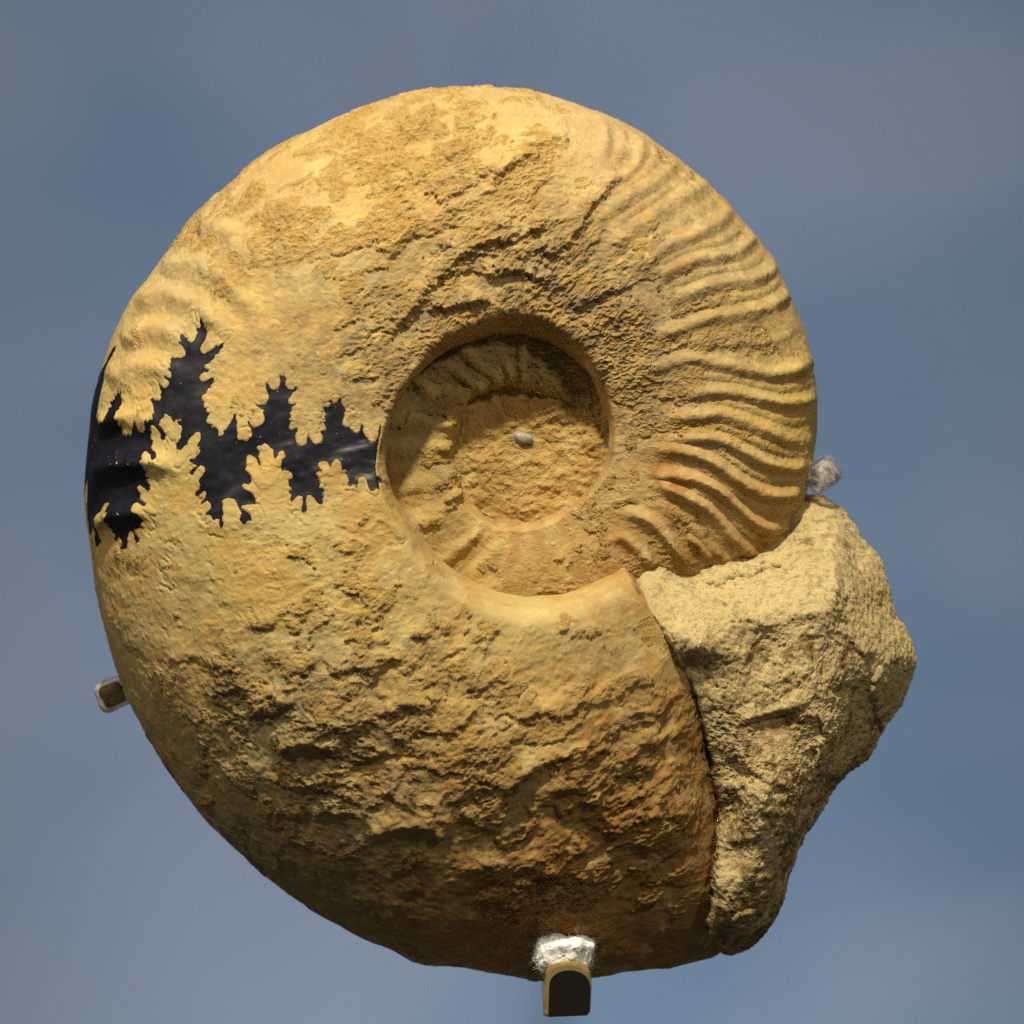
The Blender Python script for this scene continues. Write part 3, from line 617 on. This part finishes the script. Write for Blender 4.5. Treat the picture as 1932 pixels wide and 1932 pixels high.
# ---- the block of matrix at the mouth
def tps(pts):
    P = np.array(pts, np.float64); x = P[:, :2]/400.0; n = len(P)
    d2 = ((x[:, None]-x[None])**2).sum(-1); K = 0.5*d2*np.log(d2+1e-12)+np.eye(n)*2e-4
    A = np.zeros((n+3, n+3)); A[:n, :n] = K; A[:n, n] = 1; A[:n, n+1:] = x; A[n, :n] = 1; A[n+1:, :n] = x.T
    wv = np.linalg.solve(A, np.concatenate([P[:, 2], np.zeros(3)]))
    def f(u, v):
        uu = u/400.0; vv = v/400.0; o = wv[n]+wv[n+1]*uu+wv[n+2]*vv
        for i in range(n):
            d2 = (uu-x[i, 0])**2+(vv-x[i, 1])**2; o = o+wv[i]*0.5*d2*np.log(d2+1e-12)
        return o
    return f
def shell_h(x, y):
    a = math.degrees(math.atan2(y-CY, x-CX)); return float(base_h(np.array([a]), np.array([math.hypot(x-CX, y-CY)]))[0])
def matrix_block():
    bound = [(1195,1082),(1222,1150),(1270,1220),(1320,1310),(1336,1400),(1355,1500),(1352,1600),(1345,1700),(1332,1785)]
    ctl = []
    for k, (x, y) in enumerate(bound):
        hh = shell_h(x-6, y); hh = max(hh, 150) if k == 0 else hh
        ctl.append((x+4, y, hh+3+[6,18,22,24,26,32,44,62,86][k]))
        if k > 0: ctl += [(x+34, y+4, hh+8+[6,18,22,24,26,32,44,62,86][k]), (x-60, y+6, hh+[6,18,22,24,26,32,44,62,86][k]-6)]
    ctl += [(1250,1088,190),(1320,1098,166),(1390,1090,150),(1432,1072,130),(1488,1034,92),(1515,975,52),(1528,940,22),
            (1260,1040,120),(1340,1045,105),(1420,1030,80),(1465,990,40),
            (1232,1158,262),(1300,1172,274),(1400,1135,240),(1480,1112,218),(1545,1098,200),(1300,1230,272),(1400,1200,252),(1480,1180,232),(1560,1150,205),
            (1390,1300,258),(1470,1300,244),(1550,1280,226),(1400,1400,244),(1470,1440,236),(1560,1370,200),(1525,1450,200),
            (1400,1500,240),(1480,1560,222),(1450,1650,208),(1400,1700,196),(1430,1735,150),(1385,1780,118),
            (1600,1050,70),(1640,1150,88),(1630,1250,140),(1690,1245,60),(1640,1350,72),(1600,1430,60),(1560,1490,60),(1510,1590,60),(1580,985,42),(1480,1660,130)]
    f = tps(ctl)
    mc = (1470.0, 1400.0)
    ring = [(1522,936),(1540,937),(1580,955),(1612,990),(1622,1015),(1650,1040),(1665,1075),(1672,1120),(1690,1165),(1715,1205),(1726,1240),
            (1718,1280),(1690,1335),(1665,1380),(1640,1420),(1605,1455),(1570,1485),(1545,1530),(1520,1570),(1500,1605),(1485,1660),
            (1465,1715),(1452,1740),(1420,1775),(1385,1797),(1368,1799),(1325,1760),(1290,1700),(1275,1600),(1260,1500),(1240,1400),(1200,1300),
            (1160,1200),(1172,1090),(1200,1020),(1300,1000),(1400,985),(1470,950)]
    th = np.array([math.atan2(y-mc[1], x-mc[0]) for x, y in ring]) % (2*np.pi)
    rr = np.array([math.hypot(x-mc[0], y-mc[1]) for x, y in ring])
    o_ = np.argsort(th); th, rr = th[o_], rr[o_]
    nu, nf, nb = 760, 300, 24
    T = np.linspace(0, 2*np.pi, nu, endpoint=False)
    R = np.interp(T, np.concatenate([th-2*np.pi, th, th+2*np.pi]), np.tile(rr, 3))
    R = R+4.0*fbm(np.cos(T)*9, np.sin(T)*9, T*0, 4)
    front = np.sin(np.linspace(0.0015, 1, nf)*np.pi/2); back = np.sin(np.linspace(1, 0, nb+1)[1:]*np.pi/2)
    rho = np.concatenate([front, back])[None].repeat(nu, 0); isb = np.concatenate([np.zeros(nf), np.ones(nb)])[None].repeat(nu, 0) > 0
    u = mc[0]+R[:, None]*rho*np.cos(T)[:, None]; v = mc[1]+R[:, None]*rho*np.sin(T)[:, None]
    hf = f(u, v)
    for (x, y, sx, sy, dep) in ((1452,1368,52,34,26),(1520,1535,24,34,22),(1400,1610,60,40,10),(1480,1650,26,30,18),(1590,1320,34,40,16)):
        e = np.exp(-((u-x)/sx)**2-np.maximum((v-y)/sy, 0)**2)*sst(-sy*1.05, -sy*0.55, v-y+0.25*(u-x))
        hf = hf-dep*e
    r2 = np.random.RandomState(5); cc = np.stack([r2.uniform(1150, 1740, 75), r2.uniform(920, 1820, 75)], -1)
    sl = r2.normal(0, .12, (75, 2)); of = r2.normal(0, 2.2, 75)
    wx = u+16*pn(u/50, v/50, u*0+3)+5*pn(u/15, v/15, u*0+3); wy = v+16*pn(u/50, v/50, u*0+8)+5*pn(u/15, v/15, u*0+8)
    bd = np.full(u.shape, 1e12); fc = np.zeros_like(u)
    for i in range(75):
        dd = (wx-cc[i, 0])**2+(wy-cc[i, 1])**2; c_ = dd < bd; bd[c_] = dd[c_]
    bd = np.sqrt(bd); sw = np.zeros_like(u)
    for i in range(75):
        wg = np.exp(-(np.sqrt((wx-cc[i, 0])**2+(wy-cc[i, 1])**2)-bd)/4.5)
        fc += wg*(of[i]+sl[i, 0]*(u-cc[i, 0])+sl[i, 1]*(v-cc[i, 1])); sw += wg
    fc /= sw
    hf = hf+fc*sst(0, 60, u-np.interp(v, [1080,1220,1400,1600,1790], [1195,1270,1336,1352,1332]))
    hf = hf-130*sst(3, -24, u-np.interp(v, [1060,1082,1150,1220,1310,1400,1500,1600,1700,1790], [1180,1192,1222,1270,1320,1336,1355,1352,1345,1330])+4*pn(v/14, v*0, v*0)+6*pn(v/45, v*0, v*0+4))
    hf = np.minimum(hf+4, 190-0.06*(u-1200)+1.05*(v-1087)+3*pn(u/45, v/45, u*0+77))
    xr = np.interp(v, [1000,1100,1300,1380,1450,1600,1700,1790], [1570,1556,1588,1568,1538,1502,1472,1400])+14*pn(v/60, v*0+3, v*0)+6*pn(v/17, v*0+3, v*0)
    hr = np.interp(v, [940,1000,1100,1300,1450,1600,1700,1790], [30,90,205,226,218,192,160,120])
    right = hr-np.where(u > xr, 0.95, 0.7)*(u-xr)
    hf = np.minimum(hf, right)
    h = np.where(isb, -70*np.sqrt(np.clip(1-rho**2, 0, 1)), np.clip(hf, -30, 400)*np.sqrt(np.clip(1-rho**16, 0, 1)))
    P0 = np.stack([u, v, h], -1).astype(np.float32); n = normals(P0)
    if n[0, 100, 2] < 0: n = -n
    U, V, Hh = P0[..., 0], P0[..., 1], P0[..., 2]
    wu = 5*pn(U/40, V/40, Hh/40)
    big = fbm((U+wu)/90, V/90, Hh/90, 3)
    k = big*3.2; fl = np.floor(k); terr = (fl+sst(.3, .7, k-fl))/3.2
    d = 6*terr+2.2*fbm((U+wu)/30, V/25, Hh/28, 4, .62, ridge=True)+1.7*fbm(U/10, V/9, Hh/9, 4, .66)
    pore = sst(.42, .75, pn(U/9, V/8, Hh/8+50)+.25*pn(U/70, V/70, Hh/70)); d = d-4.0*pore
    d = d*np.where(isb, .5, 1)*sst(0, .03, rho)
    P = P0+n*d[..., None]
    st = np.clip(sst(0.05, .5, fbm(U/70, V/60, Hh/60+20, 3)+0.55*sst(1150, 1700, V)-0.35*sst(1250, 1150, V)-.1)
                 +np.exp(-((U-1455)/45)**2-((V-1375)/30)**2)*.8, 0, 1)*.85  # blotches, thicker lower down; the scoop's shade is added into the colour
    o = grid_mesh("matrix_block", to_world(P[..., 0], P[..., 1], P[..., 2]), M_X, {'stain': st}, wrap=True)
    link(o, fossil); o['label'] = "pale rough block of matrix at the mouth"
matrix_block()

# ---- crystal in the middle of the umbilicus
def glassy(name, rough, col, alpha):
    m, nt, b = mat(name)
    b.inputs['Base Color'].default_value = (*col, 1); b.inputs['Roughness'].default_value = rough
    b.inputs['Transmission Weight'].default_value = alpha; b.inputs['IOR'].default_value = 1.3
    return m
def crystal():
    bm = bmesh.new(); bmesh.ops.create_icosphere(bm, subdivisions=3, radius=1)
    for q in bm.verts:
        c = q.co; k = 1+0.22*math.sin(5*c.x+3*c.z)*math.cos(4*c.y)
        q.co = Vector((c.x*22*k*S, c.y*9*S, c.z*11*k*S))
    bmesh.ops.rotate(bm, cent=(0, 0, 0), matrix=Matrix.Rotation(math.radians(8), 3, 'Y'), verts=bm.verts)
    bmesh.ops.translate(bm, vec=(X(986), -103*S, Z(827)), verts=bm.verts)
    o = bm_obj("crystal", bm, glassy("clear_calcite", .22, (.36, .32, .24), .15), fossil)
crystal()

# ------------------------------------------------------------------ the mounts
def brass():
    m, nt, b = mat("old_brass"); co = objco(nt)
    c = mixc(nt, ramp(nt, noise(nt, co, 300, 4, .6), .35, .65), (0.50, 0.38, 0.15), (0.62, 0.48, 0.21))
    nt.links.new(c, b.inputs['Base Color']); b.inputs['Metallic'].default_value = 0.7
    nt.links.new(ramp(nt, noise(nt, co, 900, 3, .6), .3, .7, .17, .26), b.inputs['Roughness'])
    return m
M_B = brass()

def extrude_profile(prof, y0, y1, bev):
    """prof: list of (x, z) metres"""
    bm = bmesh.new()
    vs = [bm.verts.new((x, y0, z)) for x, z in prof]; f = bm.faces.new(vs)
    r = bmesh.ops.extrude_face_region(bm, geom=[f])
    bmesh.ops.translate(bm, vec=(0, y1-y0, 0), verts=[g for g in r['geom'] if isinstance(g, bmesh.types.BMVert)])
    bmesh.ops.recalc_face_normals(bm, faces=bm.faces)
    if bev:
        ed = [e for e in bm.edges if e.calc_face_angle(0) > 0.6]
        bmesh.ops.bevel(bm, geom=ed, offset=bev, segments=3, affect='EDGES', profile=.5)
    return bm

def hook():
    t = thing("display_hook", "brass hook with a white cotton pad holding up the bottom of the ammonite", "hook", (X(1068), 0, Z(1905)))
    off = t.location
    def put(bm): bmesh.ops.translate(bm, vec=-off, verts=bm.verts); return bm
    prof = [(1024,1906),(1108,1903),(1112,1895),(1114,1850),(1113,1828)]
    prof += [(1070+43*math.cos(a), 1828-27*math.sin(a)**0.9*1.0) for a in np.linspace(0.25, math.pi-.25, 14)]
    prof += [(1027,1832),(1024,1870)]
    bm = extrude_profile([(X(x), Z(y)) for x, y in prof], -0.0345, -0.0265, 0.0013)
    tip = bm_obj("upturned_tip", put(bm), M_B, t, smooth=False)
    md, ntd, bd_ = mat("unlit_brass"); bd_.inputs['Base Color'].default_value = (.007, .006, .0035, 1); bd_.inputs['Roughness'].default_value = .6  # unlit brass of the tip, its darkness put in as a near-black plate
    bd_.inputs['Specular IOR Level'].default_value = .15
    pf = [(1034,1905),(1106,1902),(1110,1895),(1112,1850)]+[(1073+38*math.cos(a), 1848-30*math.sin(a)**.9) for a in np.linspace(.3, math.pi-.3, 14)]+[(1035,1852)]
    bm = extrude_profile([(X(x), Z(y)) for x, y in pf], -0.0352, -0.0343, 0)
    bm_obj("dark_front", put(bm), md, t, smooth=False)
    bm = extrude_profile([(X(x), Z(y)) for x, y in [(1024,1905.5),(1108,1902.5),(1109,1870),(1024,1873)]], -0.0276, WALL_Y+.001, 0.0008)
    bm_obj("bar", put(bm), M_B, t)
    # cotton
    mw, nt, b = mat("white_cotton"); co = objco(nt)
    c = mixc(nt, ramp(nt, noise(nt, co, 420, 4, .6), .3, .62), (0.80, 0.78, 0.76), (0.92, 0.91, 0.90))
    nt.links.new(c, b.inputs['Base Color']); b.inputs['Roughness'].default_value = 1;
    b.inputs['Specular IOR Level'].default_value = 0.05
    bump(nt, b, noise(nt, co, 1500, 5, .7), .25, .0004)
    nu, nv = 140, 90
    th = np.repeat(np.linspace(0, 2*np.pi, nu, endpoint=False)[:, None], nv, 1); ph = np.repeat(np.linspace(0.01, np.pi-.01, nv)[None], nu, 0)
    sp = lambda x, e: np.sign(x)*np.abs(x)**e
    gx = sp(np.cos(th), .7)*sp(np.sin(ph), .6); gz = sp(np.sin(th), .7)*sp(np.sin(ph), .6); gy = np.cos(ph)
    u = 1062+54*gx+5*gz; v = 1792-37*gz+3*gx-6*(gx*gx)*(gz > 0); h = 150+48*gy-0.25*(v-1800)
    d = 7*fbm(u/26, v/26, h/26, 3, .5)+.6*fbm(u/6, v/6, h/6, 2)
    ln = np.sqrt(gx**2+gy**2+gz**2)
    u = u+d*gx/ln; v = v-d*gz/ln; h = h+d*gy/ln
    P = to_world(u, v, h)-np.array(off)
    pad = grid_mesh("cotton_pad", P, mw, wrap=True); link(pad, t)
    # loose fibres
    bm = bmesh.new(); flat = P.reshape(-1, 3); nrm = np.stack([gx, -gy, gz], -1).reshape(-1, 3)
    for _ in range(1100):
        k = random.randrange(len(flat)); p = Vector(flat[k]); nn = Vector(nrm[k]).normalized()
        tdir = (nn*random.uniform(.1, .8)+Vector((random.gauss(0, 1), random.gauss(0, .6), random.gauss(0, 1))).normalized()).normalized()
        cv = Vector((random.gauss(0, 1), random.gauss(0, 1), random.gauss(0, 1)))*.8*15*S
        L = random.uniform(6, 17)*S; rad = 0.2*S; prev = None
        for s in range(6):
            c_ = p+tdir*L*s/5+cv*L*(s/5)**2; r_ = rad*(1-.5*s/5)
            ring = [bm.verts.new(c_+Vector((math.cos(a)*r_, math.sin(a)*r_*.5, math.sin(a)*r_))) for a in (0, 2.09, 4.19)]
            if prev:
                for q in range(3): bm.faces.new((prev[q], prev[(q+1) % 3], ring[(q+1) % 3], ring[q]))
            prev = ring
    o = bm_obj("loose_fibres", bm, mw, pad); o['kind'] = 'stuff'
hook()

def sleeve_material(lo, hi):
    m = bpy.data.materials.new("clear_plastic_sleeve"); m.use_nodes = True; nt = m.node_tree; nt.nodes.clear()
    out = N(nt, 'ShaderNodeOutputMaterial'); tr = N(nt, 'ShaderNodeBsdfTransparent'); gl = N(nt, 'ShaderNodeBsdfGlossy')
    df = N(nt, 'ShaderNodeBsdfDiffuse'); tl = N(nt, 'ShaderNodeBsdfTranslucent')
    tr.inputs[0].default_value = (.96, .96, .95, 1); gl.inputs['Roughness'].default_value = .18
    df.inputs[0].default_value = (.92, .92, .92, 1); tl.inputs[0].default_value = (.92, .92, .92, 1)
    a = N(nt, 'ShaderNodeMixShader'); a.inputs[0].default_value = .5; nt.links.new(df.outputs[0], a.inputs[1]); nt.links.new(tl.outputs[0], a.inputs[2])
    b = N(nt, 'ShaderNodeMixShader'); nt.links.new(tr.outputs[0], b.inputs[1]); nt.links.new(a.outputs[0], b.inputs[2])
    co = objco(nt); nt.links.new(ramp(nt, noise(nt, co, 260, 4, .6), .35, .65, lo, hi), b.inputs[0])
    c = N(nt, 'ShaderNodeMixShader'); lw = N(nt, 'ShaderNodeLayerWeight'); lw.inputs[0].default_value = .25
    nt.links.new(mth(nt, 'MULTIPLY', lw.outputs['Fresnel'], .7), c.inputs[0]); nt.links.new(b.outputs[0], c.inputs[1]); nt.links.new(gl.outputs[0], c.inputs[2])
    bp = N(nt, 'ShaderNodeBump'); bp.inputs['Strength'].default_value = .5; bp.inputs['Distance'].default_value = .0008
    nt.links.new(noise(nt, co, 350, 3, .6), bp.inputs['Height']); nt.links.new(bp.outputs[0], gl.inputs['Normal']); nt.links.new(bp.outputs[0], df.inputs['Normal'])
    nt.links.new(c.outputs[0], out.inputs[0])
    return m
M_S = sleeve_material(.6, .95); M_S2 = sleeve_material(.08, .75)
m_, nt_, b_ = mat("brown_metal"); b_.inputs['Base Color'].default_value = (.20, .135, .05, 1); b_.inputs['Metallic'].default_value = .35
b_.inputs['Roughness'].default_value = .5; M_R = m_

def tube(path, half, rot, m, name, parent, off, sq=4.0, wob=0.0, nseg=28, close=True):
    """rounded-square bar swept along a path (metres)"""
    bm = bmesh.new(); prev = None; first = None
    n = len(path)
    for i, p in enumerate(path):
        p = Vector(p); t = (Vector(path[min(i+1, n-1)])-Vector(path[max(i-1, 0)])).normalized()
        sx = t.cross(Vector((0, 0, 1)))
        if sx.length < .2: sx = Vector((1, 0, 0))
        sx.normalize(); sy = sx.cross(t).normalized()
        hw = half[i] if isinstance(half, list) else half
        ring = []
        for k in range(nseg):
            a = 2*math.pi*k/nseg; c, s = math.cos(a), math.sin(a)
            rr = (abs(c)**sq+abs(s)**sq)**(-1/sq)*hw
            rr *= 1+wob*math.sin(3*a+i*1.7)+wob*.7*math.sin(7*a-i*2.3)
            a2 = a+rot
            ring.append(bm.verts.new(p+sx*math.cos(a2)*rr+sy*math.sin(a2)*rr-off))
        if prev:
            for k in range(nseg): bm.faces.new((prev[k], prev[(k+1) % nseg], ring[(k+1) % nseg], ring[k]))
        else: first = ring
        prev = ring
    if close:
        bm.faces.new(first[::-1]); bm.faces.new(prev)
    bmesh.ops.recalc_face_normals(bm, faces=bm.faces)
    o = bm_obj(name, bm, m, parent)
    return o

GP = "plastic sleeved support pins"
def pin_left():
    base = Vector((X(206), 0.012, Z(1313)))
    t = thing("support_pin", "square brown pin in a clear plastic sleeve under the left edge of the ammonite", "support pin", base, GP)
    ys = [0.012, 0.0125, 0.02, 0.05, 0.085]
    tube([(X(208), y, Z(1313)) for y in ys]+[(X(260), .094, Z(1280)), (X(885), .096, Z(604))], [20*S, 22*S]+[22*S]*5, math.radians(24), M_R, "pin", t, base, sq=5)
    ys = [0.0093, 0.0097, 0.0106, 0.0135, 0.03, 0.05, 0.09]
    tube([(X(209), y, Z(1312)) for y in ys], [22.5*S, 28*S, 31*S, 29*S, 29*S, 29*S, 29*S], math.radians(24), M_S, "plastic_sleeve", t, base, sq=4.5, wob=.03, close=False)
def pin_right():
    base = Vector((X(1556), 0.02, Z(897)))
    t = thing("support_pin", "bent pin in a wrinkled clear plastic sleeve beside the right edge of the ammonite", "support pin", base, GP)
    path = [(X(1545), -.004, Z(904)), (X(1550), -.003, Z(900)), (X(1556), .001, Z(895)), (X(1561), .008, Z(890)), (X(1563), .02, Z(888)), (X(1563), .085, Z(888)), (X(1510), .096, Z(880)), (X(885), .098, Z(604))]
    tube(path, [15*S, 18*S, 19*S]+[20*S]*5, math.radians(35), M_R, "pin", t, base, sq=4)
    path = [(X(1540), -.009, Z(908)), (X(1542), -.0085, Z(906)), (X(1548), -.005, Z(901)), (X(1556), .001, Z(895)), (X(1561), .008, Z(890)), (X(1563), .02, Z(888)), (X(1563), .06, Z(888))]
    tube(path, [17*S, 23*S, 25*S, 26*S, 25*S, 25*S, 25*S], math.radians(35), M_S2, "plastic_sleeve", t, base, sq=6.0, wob=.025, close=True)
def wall_stem():
    t = thing("mount_stem", "brown metal stem holding the pins behind the ammonite", "stem", (X(885), WALL_Y, Z(604)))
    tube([(X(885), y, Z(604)) for y in (.085, .0855, .2, WALL_Y+.001)], [28*S, 30*S, 30*S, 30*S], 0, M_R, "stem", t, Vector(t.location))
pin_left(); pin_right(); wall_stem()
